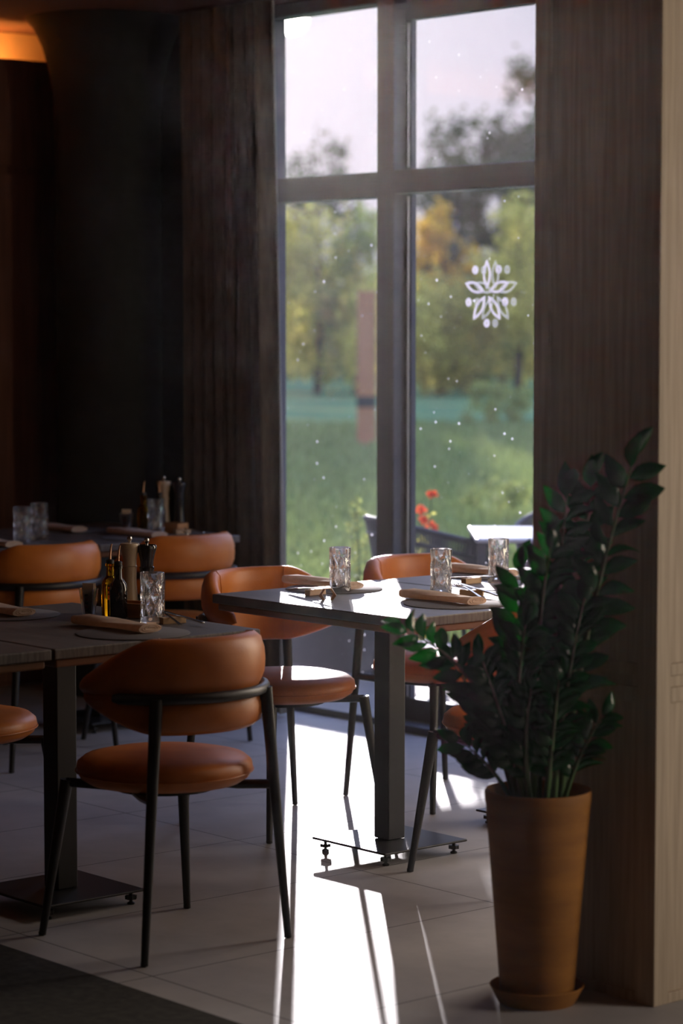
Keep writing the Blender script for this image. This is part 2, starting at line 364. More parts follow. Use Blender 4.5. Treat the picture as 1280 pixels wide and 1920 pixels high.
# ---- glazing in the back wall
def frame_bars(boxes, name, parent, m=None, bevel=.004):
    b = MB()
    for a in boxes: b.box(*a)
    return b.build(name, m or M['frame'], parent, smooth=False, bevel=bevel)
def pane(x0, x1, z0, z1, y, parent):
    b = MB(); b.add([(x0, y, z0), (x1, y, z0), (x1, y, z1), (x0, y, z1)], [(0, 1, 2, 3)])
    return b.build('glass_pane', M['pane'], parent, smooth=False)
w1 = struct(thing('window_1', None, None))
frame_bars([((-8.13, 6.60, 0), (-7.46, 6.697, .028)), ((-8.16, 6.60, 0), (-8.128, 6.694, CZ)), ((-8.13, 6.60, 2.80), (-7.46, 6.697, CZ))], 'window_frame', w1)
frame_bars([((-8.13, 6.60, 2.058), (-7.464, 6.694, 2.156))], 'transom', w1)
frame_bars([((-7.464, 6.60, 0), (-7.366, 6.694, CZ))], 'mullion', w1)
pane(-8.125, -7.464, .028, 2.06, 6.69, w1); pane(-8.125, -7.464, 2.15, 2.80, 6.69, w1)
d1 = struct(thing('door_1', None, None))
frame_bars([((-7.366, 6.665, 0), (-7.338, 6.694, CZ)), ((-7.366, 6.66, 0), (-6.42, 6.70, .115)), ((-6.46, 6.66, 0), (-6.38, 6.70, CZ)), ((-7.366, 6.66, 2.73), (-6.42, 6.70, CZ))], 'door_frame', d1)
frame_bars([((-7.366, 6.60, 2.068), (-6.42, 6.694, 2.158))], 'transom', d1)
frame_bars([((-7.352, 6.656, .12), (-7.345, 6.666, 2.06)), ((-7.352, 6.656, 2.17), (-7.345, 6.666, 2.72))], 'glazing_spacer', d1, M['frame_edge'], 0)
frame_bars([((-7.366, 6.55, 0), (-6.38, 6.66, .03))], 'threshold', d1)
pane(-7.336, -6.46, .115, 2.07, 6.69, d1); pane(-7.336, -6.46, 2.155, 2.73, 6.69, d1)
# further bays of the same glazing, beyond the pillar
for k, x0 in enumerate([-6.38+1.013]):
    wk = struct(thing('window_2', None, None)); x1 = x0+1.013
    frame_bars([((x0, 6.6, 0), (x0+.08, 6.74, CZ)), ((x0+.08, 6.6, 0), (x1, 6.74, .05)), ((x0+.08, 6.6, 2.8), (x1, 6.74, CZ)), ((x0+.08, 6.6, 2.058), (x1, 6.72, 2.156))], 'window_frame', wk)
    pane(x0+.08, x1, .05, 2.8, 6.69, wk)
wr = struct(thing('added_window', None, None))  # unseen opening added to hold the warm back lamp
frame_bars([((-2.0, 6.6, .3), (-1.94, 6.7, 2.7)), ((-.56, 6.6, .3), (-.5, 6.7, 2.7)), ((-2.0, 6.6, .3), (-.5, 6.7, .36)), ((-2.0, 6.6, 2.64), (-.5, 6.7, 2.7))], 'window_frame', wr)
pane(-1.94, -.56, .36, 2.64, 6.69, wr)
for nm, loc, size, dr in (('daylight_portal', (-6.25, 6.80, 1.4), (3.9, 2.75), (0, -1, 0)), ('daylight_portal', (-1.25, 6.88, 1.5), (1.5, 2.4), (0, -1, 0))):
    po = area(nm, loc, size, 1, (1, 1, 1), dr); po.data.cycles.is_portal = True

# ---- pillar clad in oak veneer at the right
pl = thing('pillar', 'square oak panelled pillar behind the potted plant', 'pillar')
PX0, PX1, PY0, PY1 = -4.315, -3.915, 4.312, 5.10  # unseen depth drawn out to shade the front chair's left side
b = MB(); b.box((PX0+.008, PY0+.008, 0), (PX1-.008, PY1-.008, CZ)); b.build('core', M['veneer'], pl, smooth=False)
b = MB()
for z0, z1 in ((.0, .022), (.738, .760), (2.255, 2.275)):
    pass
for x0, x1 in ((PX0, PX0+.05), (PX1-.06, PX1)): b.box((x0, PY0, 0), (x1, PY0+.02, CZ))
for y0, y1 in ((PY0+.0005, PY0+.05), (PY1-.05, PY1)): b.box((PX1-.02, y0, 0), (PX1+.0004, y1, CZ))
for z0, z1 in ((0, .025), (.70, .735), (.762, .79)):
    b.box((PX0+.05, PY0+.001, z0), (PX1-.06, PY0+.02, z1)); b.box((PX1-.02, PY0+.05, z0), (PX1-.0005, PY1-.05, z1))
b.build('trim', M['veneer'], pl, smooth=False, bevel=.002)

# ---- curtain
def curtain():
    b = MB(); nz = 14; pts = []
    random.seed(3); n = 240; amp = [random.uniform(.6, 1.15) for _ in range(16)]
    for i in range(nz+1):
        z = .012 + (CZ-.02)*i/nz; spread = 1+.10*(1-i/nz); row = []
        for j in range(n+1):
            t = j/n; x = -8.50+.585*t*spread; ph = t*8.5*2*pi
            y = 6.44+(.030*amp[int(t*11)]*sin(ph+.3*sin(z*1.7+t*9))+.008*sin(ph*2.1+z))*(1+.25*(1-i/nz))
            row.append((x, y, z))
        pts.append(row)
    b.rings(pts, cap=False, closed=False); o = b.build('curtain', M['curtain'], auto=180)
    s = o.modifiers.new('thick', 'SOLIDIFY'); s.thickness = .004
    tag(o, 'floor-length olive brown curtain in deep folds left of the window', 'curtain')
curtain()

# ---------------------------------------------------------------- window logo
def logo(name, y, m, parent=None):
    cx, cz = -6.937, 1.685; b = MB(); d = .0012
    def P(u, v): return (cx+u, y, cz+v)
    for a in (90, 18, 162, -54, -126):
        a = R(a); r0, r1, hw = .014, .124, .0205; n = 18; so_, si_ = [], []
        def vesica(ra, rb, h):
            pts = []
            for i in range(n+1):
                t = i/n; pts.append((ra+(rb-ra)*t, h*sin(pi*t)**.85))
            for i in range(n-1, 0, -1):
                t = i/n; pts.append((ra+(rb-ra)*t, -h*sin(pi*t)**.85))
            return [(u*cos(a)-w_*sin(a), u*sin(a)+w_*cos(a)) for u, w_ in pts]
        o_, i_ = vesica(r0, r1, hw), vesica(r0+.020, r1-.020, hw-.0092); N_ = len(o_)
        for side, yy in ((0, 0), (1, d)):
            b.add([(cx+u, y+yy, cz+v) for u, v in o_+i_], [(k, (k+1) % N_, N_+(k+1) % N_, N_+k) for k in range(N_)])
    for a, rr in ((54, .107), (126, .107), (-19, .104), (199, .104), (-90, .113)):
        a = R(a); c = (rr*cos(a), rr*sin(a)); N_ = 24
        ring = [(c[0]+.0158*cos(2*pi*k/N_), c[1]+.0165*sin(2*pi*k/N_)) for k in range(N_)]+[(c[0]+.0028*cos(2*pi*k/N_), c[1]+.004*sin(2*pi*k/N_)) for k in range(N_)]
        for yy in (0, d):
            b.add([(cx+u, y+yy, cz+v) for u, v in ring], [(k, (k+1) % N_, N_+(k+1) % N_, N_+k) for k in range(N_)])
    return b.build(name, m, parent, smooth=False)
lg = logo('window_sticker', 6.684, M['decal'])
tag(lg, 'white five-petal flower logo with dots stuck on the right window pane', 'sticker')
gh = logo('logo_reflection', 6.728, M['ghost'], lg); gh['label'] = 'painted faint reflection of the flower logo behind the right pane'  # second logo copy drawn in as its reflection in the glazing

# ---------------------------------------------------------------- chairs
def leg_mb(p0, p1, r0, r1):
    b = MB(); p0, p1 = Vector(p0), Vector(p1); K = 8
    b.tube([p0.lerp(p1, i/K) for i in range(K+1)], [r0+(r1-r0)*(i/K) for i in range(K+1)], 14)
    b.lathe([(r1*.55, -.004), (r1*1.05, -.002), (r1*1.05, .006), (r1*.6, .0075)], 12, (p1.x, p1.y, p1.z)); return b
def backrest_mb():
    # crescent pad: full height behind the back, tapering to slim tips that slide under the table
    b = MB(); K = 56; ph = R(101)
    O = [(.215, .558), (.232, .555), (.247, .568), (.2525, .590), (.2525, .612), (.247, .632), (.240, .645), (.240, .652), (.248, .668), (.2565, .690), (.2585, .720), (.256, .752), (.247, .780), (.231, .793)]
    I = [(.214, .793), (.203, .780), (.199, .74), (.200, .68), (.201, .63), (.202, .585), (.206, .565)]
    sec = O+I; rings = []
    for i in range(K+1):
        t = -1+2*i/K; a_ = abs(t)*101
        e = max(0.0, 1-abs(t)**16)**.5
        q = min(1, max(0, (a_-44)/57)); q = q*q*(3-2*q)*.55+q*.45
        f = (1-.70*q)*(.06+.94*e); zc = .672-.018*q
        row = []
        for (r, z) in sec:
            lower = .96 if z < .64 else 1.0
            rr = .227+(r-.227)*(.25+.75*e)*(1-.35*q)
            a = ph*t*lower
            row.append((rr*sin(a), -rr*cos(a), zc+(z-.672)*f))
        rings.append(row)
    b.rings(rings, cap=True); return b
def make_chair():
    root = thing('dining_chair', 'chair', 'chair', group=None)
    b = MB(); prof = [(.0, .400), (.16, .400), (.196, .405), (.216, .418), (.2255, .438), (.2225, .455), (.207, .468), (.17, .476), (.10, .480), (0.001, .481)]
    b.lathe(prof, 56, cap=False)
    seat = b.build('seat', M['leather'], root, auto=70)
    b = MB(); K = 64; b.tube([(.2262*cos(2*pi*i/K), .2262*sin(2*pi*i/K), .434) for i in range(K+1)], .0022, 6); b.build('piping', M['leather'], seat)
    b = backrest_mb(); br = b.build('backrest', M['leather'], root, auto=60)
    for s in (-1, 1):
        b = MB(); a = R(40)*s
        b.tube([((r)*sin(a), -(r)*cos(a), z) for r, z in ((.2035, .566), (.2005, .585), (.1995, .63), (.1985, .68), (.1975, .74), (.2015, .779), (.213, .7935), (.231, .7938))], .0014, 6); b.build('seam', M['leather'], br)
    b = MB(); K = 36; b.tube([(  .2555*sin(R(66)*(-1+2*i/K)), -.2555*cos(R(66)*(-1+2*i/K)), .648) for i in range(K+1)], [.0140 if 0 < i < K else .010 for i in range(K+1)], 12)
    b.build('back_rail', M['black_metal'], root)
    for s in (-1, 1):
        leg_mb((.172*s, -.198, .650), (.227*s, -.218, .004), .0165, .0095).build('leg', M['black_metal'], root)
        leg_mb((.185*s, .170, .405), (.233*s, .215, .004), .0165, .0095).build('leg', M['black_metal'], root)
    b = MB()
    for s in (-1, 1):
        b.tube([(.193*s, -.203, .400), (.15*s, -.11, .392), (.10*s, .0, .392)], .012, 8)
        b.tube([(.185*s, .17, .398), (.10*s, .06, .392), (.0, 0, .392)], .012, 8)
    b.lathe([(.13, .386), (.13, .399)], 24); b.build('seat_frame', M['black_metal'], root)
    return root
ch = make_chair(); cs = []
F = {'-X': pi/2, '+X': -pi/2}
for x, y, rz, lab in (
    (-5.20, 3.878, F['-X'], 'tan leather chair in the front, its back to us, at the dark left table'),
    (-6.155, 5.055, F['+X'], 'tan leather chair behind the left corner of the sunlit table, seat in full sun'),
    (-6.175, 5.745, F['+X'], 'tan leather chair against the window post at the far side of the sunlit tables'),
    (-5.150, 5.108, F['-X'], 'tan leather chair at the near side of the sunlit table, half behind the potted plant'),
    (-6.14, 3.85, F['+X'], 'tan leather chair at the left edge of the picture, only its seat edge showing'),
    (-7.70, 5.755, F['-X'], 'tan leather chair with its back to us at the rear table nearest the curtain'),
    (-7.70, 5.14, F['-X'], 'tan leather chair with its back to us at the rear table by the left wall')):
    stage(ch, cs, (x, y, 0), rz, lab)

# ---------------------------------------------------------------- tables
def make_table():
    root = thing('bistro_table', 't', 'table')
    b = MB(); hx, hy = .44, .333; b.box((-hx, -hy, .722), (hx, hy, .75)); b.build('tabletop', M['table_top'], root, smooth=False, bevel=.004)
    b = MB(); b.box((-hx+.012, -hy+.012, .70), (hx-.012, hy-.012, .7215)); b.build('under_board', M['table_edge'], root, smooth=False, bevel=.006)
    b = MB(); px, py = .07, -.065
    b.box((px-.033, py-.033, .044), (px+.033, py+.033, .68)); b.build('pedestal', M['black_metal'], root, smooth=False, bevel=.004)
    b = MB(); b.box((px-.17, py-.06, .68), (px+.17, py+.06, .70)); b.build('top_bracket', M['black_metal'], root, smooth=False, bevel=.002)
    b = MB(); b.box((px-.164, py-.164, .036), (px+.164, py+.164, .043))
    o = b.build('base_plate', M['black_metal'], root, smooth=False)
    bv = o.modifiers.new('bevel', 'BEVEL'); bv.width = .018; bv.segments = 4; bv.limit_method = 'ANGLE'
    for sx_ in (-1, 1):
        for sy_ in (-1, 1):
            b = MB(); b.lathe([(.0001, 0), (.010, 0), (.011, .004), (.0045, .008), (.0045, .014)], 12, (px+.135*sx_, py+.135*sy_, 0))
            K = 16; pr = [[((.0135+.003*(j % 2))*cos(2*pi*j/K)+px+.135*sx_, (.0135+.003*(j % 2))*sin(2*pi*j/K)+py+.135*sy_, z) for j in range(K)] for z in (.014, .024)]
            b.rings(pr); b.lathe([(.005, .024), (.005, .036)], 10, (px+.135*sx_, py+.135*sy_, 0))
            b.build('levelling_foot', M['black_metal'], root)
    return root
tb = make_table(); ts = []
for x, y, lab in ((-5.68, 5.079, 'small dark table in the sun, left one of the joined pair by the window'),
                  (-5.68, 5.752, 'small dark table joined to the sunlit one on its right, ending behind the pillar'),
                  (-5.76, 3.957, 'dark table in the left foreground carrying oil bottles and pepper mills'),
                  (-5.76, 3.284, 'dark table at the left picture edge, joined to the foreground one'),
                  (-8.22, 5.84, 'dark rear table beside the curtain with bottles and mills on it'),
                  (-8.22, 5.167, 'dark rear table by the left wall with two crystal glasses')):
    stage(tb, ts, (x, y, 0), 0, lab)

# ---------------------------------------------------------------- tableware
TZ = .7501
def make_glass():
    root = MB(); n = 60; R0 = .0325; H = .138; rows = 46
    def rad(th, z):
        # criss-cross wedge cuts: two crossing families of ridges, smooth lip
        k = 6; u = th/(2*pi)*k; v = (z-.012)/.105*1.6
        a = abs(((u+v) % 1)-.5)*2; c = abs(((u-v) % 1)-.5)*2
        f = max(0, min(1, (z-.010)/.008))*max(0, min(1, (H-.018-z)/.010))
        return R0 - .0060*f*(max(0, .55-min(a, c))/.55) + .0006
    outer = [[(rad(2*pi*j/n, H*i/rows)*cos(2*pi*j/n), rad(2*pi*j/n, H*i/rows)*sin(2*pi*j/n), H*i/rows) for j in range(n)] for i in range(rows+1)]
    ri = .0235; inner = [[(r*cos(2*pi*j/n), r*sin(2*pi*j/n), z) for j in range(n)] for r, z in ((.0308, H+.0012), (.0300, H), (ri+.002, H*.8), (ri+.001, H*.5), (ri, .030), (.022, .019), (.006, .017))]
    root.rings(outer+inner, cap=True)
    o = root.build('crystal_tumbler', M['crystal'], auto=25)
    return tag(o, 'g', 'glass', 'crystal tumblers on the tables')
gl = make_glass(); gs = []
for x, y, lab in ((-5.895, 5.065, 'tall cut crystal tumbler on the left part of the sunlit table'),
                  (-5.655, 5.262, 'tall cut crystal tumbler in the middle of the sunlit tables, beside a fork'),
                  (-5.81, 5.655, 'tall cut crystal tumbler farthest right on the sunlit tables'),
                  (-5.625, 4.156, 'cut crystal tumbler in front of the black mill on the foreground table'),
                  (-8.00, 5.31, 'left one of two cut crystal tumblers on the rear table by the left wall'),
                  (-8.13, 5.475, 'right one of two cut crystal tumblers on the rear table by the left wall'),
                  (-8.02, 5.945, 'cut crystal tumbler on the rear table beside the curtain')):
    o = stage(gl, gs, (x, y, TZ), random.uniform(0, 1), lab)

def make_placemat():
    b = MB(); b.lathe([(.147, 0), (.150, .001), (.150, .0025), (.148, .0035), (.0001, .0036)], 64, cap=True)
    return tag(b.build('placemat', M['mat']), 'm', 'placemat', 'round placemats')
def make_napkin():
    # a linen napkin folded into a long flat roll, the spiral of the fold showing at its end
    b = MB(); K = 30; Ln = .30; S = 22
    rings = []
    for i in range(K+1):
        t = i/K; x = -Ln/2+Ln*t; row = []
        for j in range(S):
            a = 2*pi*j/S; ce, se = cos(a), sin(a)
            hw, hh = .036+.003*sin(t*7), .0115+.002*sin(t*5+1)
            pz = (abs(se)**.75)*(1 if se > 0 else -1)
            wob = .002*sin(9*t+3*a)
            row.append((x, hw*(abs(ce)**.7)*(1 if ce > 0 else -1)+.004*sin(t*6), .0135+hh*pz+wob*(1 if se > 0 else 0)))
        rings.append(row)
    b.rings(rings, cap=True)
    o = b.build('folded_napkin', M['napkin'], auto=50)
    # the rolled layers at both ends
    for sgn in (-1, 1):
        b = MB(); pts = []
        for i in range(60):
            a = i/60*2*pi*2.4; r = 1-.30*i/60*2.2
            pts.append((sgn*(Ln/2+.0002), .033*max(.15, r)*cos(a), .0137+.0095*max(.12, r)*sin(a)))
        b.tube(pts, .0014, 6); b.build('rolled_edge', M['napkin'], o)
    return tag(o, 'n', 'napkin', 'rolled linen napkins')
mt = make_placemat(); ms = []; nk = make_napkin(); ns = []
for (mx, my), (nx, ny), rz, where in (((-5.43, 5.108), (-5.488, 5.110), .0, 'on the sunlit table before the middle tumbler'),
                         ((-5.985, 5.118), (-6.05, 5.125), .03, 'on the sunlit table behind the left tumbler'),
                         ((-5.965, 5.775), (-6.02, 5.775), -.02, 'on the sunlit tables behind the farthest tumbler'),
                         ((-5.455, 3.967), (-5.56, 3.985), .04, 'on the foreground table above the front chair'),
                         ((-6.04, 3.955), (-6.10, 3.955), .0, 'on the foreground table at the left edge'),
                         ((-7.95, 5.18), (-7.99, 5.17), .0, 'on the rear table left of the two tumblers'),
                         ((-8.42, 5.80), (-8.40, 5.745), .0, 'on the rear table right of the two tumblers'),
                         ((-7.93, 5.80), (-7.99, 5.83), .0, 'on the rear table behind the foreground mills')):
    stage(mt, ms, (mx, my, TZ), 0, 'round grey placemat '+where)
    stage(nk, ns, (nx, ny, TZ+.0030), rz, 'rolled beige linen napkin '+where)

def make_rest():
    b = MB(); b.box((-.036, -.011, 0), (.036, .011, .018))
    return tag(b.build('cutlery_rest', M['light_wood'], smooth=False, bevel=.0015), 'r', 'cutlery rest', 'wooden cutlery rests')
def make_fork():
    root = thing('fork', 'f', 'fork', group='steel forks')
    b = MB(); b.rings([[(-.0035*w_, y, z-.0012), (.0035*w_, y, z-.0012), (.0035*w_, y, z+.0012), (-.0035*w_, y, z+.0012)] for y, z, w_ in ((-.10, .002, 1.25), (-.05, .010, .9), (0, .017, .8), (.035, .021, .9), (.045, .020, 2.6), (.058, .018, 3.1))]); b.build('handle', M['steel'], root)
    for k in range(4):
        b = MB(); x = -.0093+.0062*k; b.tube([(x, .056, .018), (x, .08, .021), (x, .105, .029)], [.0016, .0014, .0007], 6); b.build('tine', M['steel'], root)
    return root
def make_knife():
    root = thing('knife', 'k', 'knife', group='steel knives')
    b = MB(); b.rings([[(-w_, y, z-.0022), (w_, y, z-.0022), (w_, y, z+.0022), (-w_, y, z+.0022)] for y, z, w_ in ((-.11, .0045, .0045), (-.06, .011, .005), (0, .0165, .004))]); b.build('handle', M['steel'], root, bevel=.001)
    b = MB(); b.rings([[(-w_, y, z-.0006), (w_, y, z-.0006), (w_*.9, y, z+.0008), (-w_, y, z+.0008)] for y, z, w_ in ((0, .0165, .0035), (.02, .019, .007), (.07, .024, .0075), (.10, .027, .002))]); b.build('blade', M['steel'], root)
    return root
rs = make_rest(); rst = []; fk = make_fork(); fs_ = []; kn = make_knife(); ks = []
def rz_dir(dx, dy): return math.atan2(-dx, dy)      # local +y -> (dx, dy)
for (x, y, rz), fd, kd, where in (
    ((-5.893, 4.965, pi/2+.12), (.95, .30), (.98, -.02), 'on the sunlit table at its left corner'),
    ((-5.566, 5.305, pi/2-.9), (-.93, .37), (-.97, .12), 'beside the middle tumbler on the sunlit tables'),
    ((-5.835, 5.560, pi/2+.05), (.93, .30), (.97, .1), 'by the joint of the sunlit tables'),
    ((-5.578, 4.190, pi/2-.15), (-.92, .30), (-.97, -.05), 'on the foreground table beside the tumbler'),
    ((-7.985, 6.045, pi/2), (-.9, .3), (-.97, -.1), 'on the rear table beside the curtain')):
    stage(rs, rst, (x, y, TZ), rz, 'small beech cutlery rest '+where)
    stage(fk, fs_, (x-fd[1]*.012, y+fd[0]*.012, TZ+.0045), rz_dir(*fd), 'steel fork leaning on a wooden rest '+where)
    stage(kn, ks, (x+kd[1]*.016, y-kd[0]*.016, TZ+.0045), rz_dir(*kd), 'steel knife leaning on a wooden rest '+where)
for o_ in [fk, kn]: pass

# little folded stand on the sunlit table
mk = thing('table_marker', 'small tent-shaped folded copper stand with a diamond gap on the sunlit table', 'table marker', (-5.765, 4.905, TZ), R(49))
b = MB()
for s in (-1, 1):
    b.rings([[(s*.004, -.013, .036), (s*.012, -.013, .034), (s*.012, .013, .034), (s*.004, .013, .036)],
             [(s*.017, -.013, .017), (s*.026, -.013, .013), (s*.026, .013, .013), (s*.017, .013, .017)],
             [(s*.008, -.013, .001), (s*.016, -.013, 0), (s*.016, .013, 0), (s*.008, .013, .001)]])
b.box((-.0055, -.013, .0335), (.0055, .013, .0362))
b.build('folded_strip', M['brass'], mk, smooth=False)

# oak holders with oil bottles, mills and sachet glasses
def make_holder():
    root = thing('condiment_holder', 'h', 'holder')
    b = MB(); b.box((-.060, -.032, 0), (.060, .032, .012)); b.build('tray', M['orange_wood'], root, smooth=False, bevel=.0015)
    for y0, y1 in ((-.038, -.032), (.032, .038)):
        b = MB(); b.box((-.060, y0, 0), (.060, y1, .040)); b.build('side_board', M['orange_wood'], root, smooth=False, bevel=.001)
    for x0, x1 in ((-.066, -.060), (.060, .066)):
        b = MB(); b.box((x0, -.038, 0), (x1, .038, .040)); b.build('end_board', M['orange_wood'], root, smooth=False, bevel=.001)
    return root
def make_bottle(m):
    root = thing('oil_bottle', 'o', 'bottle')
    b = MB(); b.lathe([(.0001, 0), (.022, 0), (.0245, .003), (.0245, .082), (.0225, .096), (.016, .106), (.0108, .113), (.0103, .138), (.0125, .139), (.0125, .147), (.0105, .148), (.0001, .148)], 32)
    b.build('glass_body', m, root)
    b = MB(); b.lathe([(.0001, .148), (.011, .148), (.0115, .157), (.006, .160), (.0001, .160)], 20); st = b.build('stopper', M['pourer'], root)
    b = MB(); b.tube([(0, 0, .158), (.0005, 0, .175), (.002, 0, .19), (.005, 0, .203)], [.0032, .0028, .0026, .0022], 10); b.build('spout', M['brass'], root)
    return root
def make_mill(m, H, name='pepper_mill'):
    root = thing(name, 'm', 'mill'); k = H/.20
    b = MB(); b.lathe([(.0001, 0), (.026, 0), (.027, .006*k), (.025, .02*k), (.0205, .06*k), (.0185, .09*k), (.0195, .118*k), (.0215, .128*k)], 32); b.build('body', m, root)
    b = MB(); b.lathe([(.0205, .1285*k), (.0185, .131*k), (.019, .145*k), (.023, .165*k), (.0275, .180*k), (.0285, .188*k), (.026, .192*k), (.0001, .194*k)], 32); hd = b.build('head', m, root)
    b = MB(); b.lathe([(.004, .194*k), (.004, .198*k), (.0065, .201*k), (.0075, .205*k), (.006, .210*k), (.0001, .212*k)], 20); b.build('top_knob', M['steel'], hd)
    return root
def make_sachets():
    root = thing('sachet_glass', 's', 'glass')
    b = MB(); n = 32; b.rings([[(r*cos(2*pi*j/n), r*sin(2*pi*j/n), z) for j in range(n)] for r, z in ((.017, 0), (.026, .07), (.0275, .082), (.0262, .082), (.0245, .07), (.0155, .004))]); b.build('glass_cup', M['crystal'], root)
    rnd = random.Random(5)
    for i in range(7):
        b = MB(); x = -.014+.0046*i; t = rnd.uniform(-.08, .08); h = .092+rnd.uniform(-.006, .006)
        y0 = rnd.uniform(-.002, .002); wd = .0085
        b.rings([[(x*.7-.0012, y0-wd*.9, .008), (x*.7+.0012, y0-wd*.9, .008), (x*.7+.0012, y0+wd*.9, .008), (x*.7-.0012, y0+wd*.9, .008)],
                 [(x-.0018+t*.03, y0-wd*1.4, .05), (x+.0018+t*.03, y0-wd*1.4, .05), (x+.0018+t*.03, y0+wd*1.4, .05), (x-.0018+t*.03, y0+wd*1.4, .05)],
                 [(x*1.2-.001+t*.06, y0-wd*1.9, h), (x*1.2+.001+t*.06, y0-wd*1.9, h), (x*1.2+.001+t*.06, y0+wd*1.9, h), (x*1.2-.001+t*.06, y0+wd*1.9, h)]])
        sa = b.build('sachet', M['paper'], root, smooth=False)
        if i == 6:
            for q in range(5):
                b = MB(); zz = .018+.011*q; b.box((x+.0035+q*.0004, -.007, zz), (x+.0042+q*.0004, .002, zz+.006)); b.build('printing', M['print'] if q % 2 else M['print2'], sa, smooth=False)
    return root
ho = make_holder(); hs = []; b1 = make_bottle(M['oil_glass']); b2 = make_bottle(M['dark_oil']); s1 = []; s2 = []
m1 = make_mill(M['beige_wood'], .205, 'salt_mill'); m2 = make_mill(M['ebony'], .20); q1 = []; q2 = []; sg = make_sachets(); sgs = []
RZ = R(20)
for hx, hy, wh, k in ((-5.775, 4.215, 'on the foreground table', 0), (-8.05, 6.03, 'on the rear table by the curtain', 1)):
    stage(ho, hs, (hx, hy, TZ), RZ, 'low oak condiment holder '+wh)
dup_pairs = (
    ((-5.835, 4.165, TZ), (-5.775, 4.150, TZ), (-5.875, 4.262, TZ), (-5.845, 4.300, TZ), (-5.84, 4.095, TZ), 'on the foreground table'),
    ((-8.115, 5.955, TZ), (-8.085, 6.01, TZ), (-8.155, 6.085, TZ), (-8.105, 6.125, TZ), (-8.12, 5.875, TZ), 'on the rear table by the curtain'))
for i, (pa, pb, pc, pd, pe, wh) in enumerate(dup_pairs):
    stage(b1, s1, pa, .9, 'golden oil bottle with copper spout '+wh)
    stage(b2, s2, pb, .9, 'dark vinegar bottle with copper spout '+wh)
    stage(m1, q1, pc, 0, 'tall pale wooden mill with a steel knob '+wh)
    stage(m2, q2, pd, 0, 'tall glossy black pepper mill with a steel knob '+wh)
    stage(sg, sgs, pe, R(-45), 'tapered glass full of paper sachets '+wh)

# ---------------------------------------------------------------- potted plant
PXc, PYc = -4.130, 4.150
pot = thing('plant_pot', 'tall tapered ochre terracotta pot on a saucer before the dark pillar', 'plant pot', (PXc, PYc, 0))
b = MB(); b.lathe([(.0001, .018), (.083, .018), (.0855, .022), (.1205, .462), (.1225, .470), (.1235, .490), (.1215, .497), (.1175, .497), (.1145, .490), (.110, .455), (.0001, .452)], 64, cap=False)
b.build('pot_body', M['pot'], pot, auto=50)
b = MB(); b.lathe([(.0001, .0), (.088, .0), (.092, .006), (.106, .034), (.110, .040), (.107, .042), (.102, .036), (.088, .014), (.0001, .012)], 64, cap=False); b.build('saucer', M['pot'], pot, auto=50)
b = MB(); b.lathe([(.111, .452), (.111, .458), (.07, .466), (.0001, .468)], 40, cap=False); b.build('soil', M['soil'], pot)
zz = thing('zamioculcas_plant', 'glossy dark green pinnate plant with long arching stems in the ochre pot', 'potted plant', (PXc, PYc, .46))
def zz_stem(base, ctrl, tip, n, l0, l1, r0, seed, start=.3):
    rnd = random.Random(seed); b = MB(); pts = []
    def off(p): return Vector((p[0]*UX-p[1]*VX, p[0]*VX+p[1]*UX, p[2]))   # (lateral, depth, up) -> room
    B, Cc, T = off(base), off(ctrl), off(tip); K = 18
    for i in range(K+1):
        t = i/K; pts.append(B*(1-t)**2+Cc*2*t*(1-t)+T*t*t)
    b.tube(pts, [r0*(1-.8*i/K) for i in range(K+1)], 10)
    st = b.build('stem', M['zz_stem'], zz)
    lf = MB()
    for k in range(n):
        t = start+(1-start)*k/(n-1); i = min(K-1, int(t*K)); p = pts[i].lerp(pts[i+1], t*K-i)
        tan = (pts[i+1]-pts[i]).normalized(); side = tan.cross(off((rnd.uniform(-.35, .35), -1, rnd.uniform(-.2, .2)))).normalized()
        sg_ = 1 if k % 2 else -1
        an = R(rnd.uniform(38, 58)) if t < .96 else R(8)
        d = (tan*cos(an)+side*sin(an)*sg_+off((0, rnd.uniform(-.45, .45), 0))*.6).normalized()
        nrm = d.cross(side.cross(d)).cross(d).cross(d) if False else d.cross(side*sg_).normalized()
        nrm = (nrm+Vector((rnd.uniform(-.5, .5), rnd.uniform(-.5, .5), rnd.uniform(0, .5)))).normalized()
        wv = d.cross(nrm).normalized(); nrm = wv.cross(d).normalized()
        Ln = (l0+(l1-l0)*abs(t-.45)/.55)*rnd.uniform(.88, 1.1)*1.15; W = Ln*.235
        prof = ((0, .04), (.12, .45), (.3, .88), (.5, 1.), (.68, .86), (.84, .52), (.94, .22), (1, .02))
        rows = []
        for u, wf in prof:
            c = p+d*(Ln*u+.004)+nrm*(.10*Ln*sin(pi*u)-.22*Ln*u*u)
            rows.append([c-wv*(W*wf)+nrm*(.25*W*wf), c, c+wv*(W*wf)+nrm*(.25*W*wf)])
        # keep leaflets clear of the pillar behind
        mxy = max(q.y for r_ in rows for q in r_)
        lim = PY0-.006-PYc
        if mxy > lim and max(q.x for r_ in rows for q in r_) > PX0-PXc-.01:
            sh = mxy-lim
            rows = [[q-Vector((0, sh*(j/7), 0)) for q in r_] for j, r_ in enumerate(rows)]
            if max(q.y for r_ in rows for q in r_) > lim: continue
        lf.rings(rows, cap=False, closed=False)
    o = lf.build('leaflets', M['zz_leaf'], st, auto=180)
    s = o.modifiers.new('thick', 'SOLIDIFY'); s.thickness = .0009
    return st
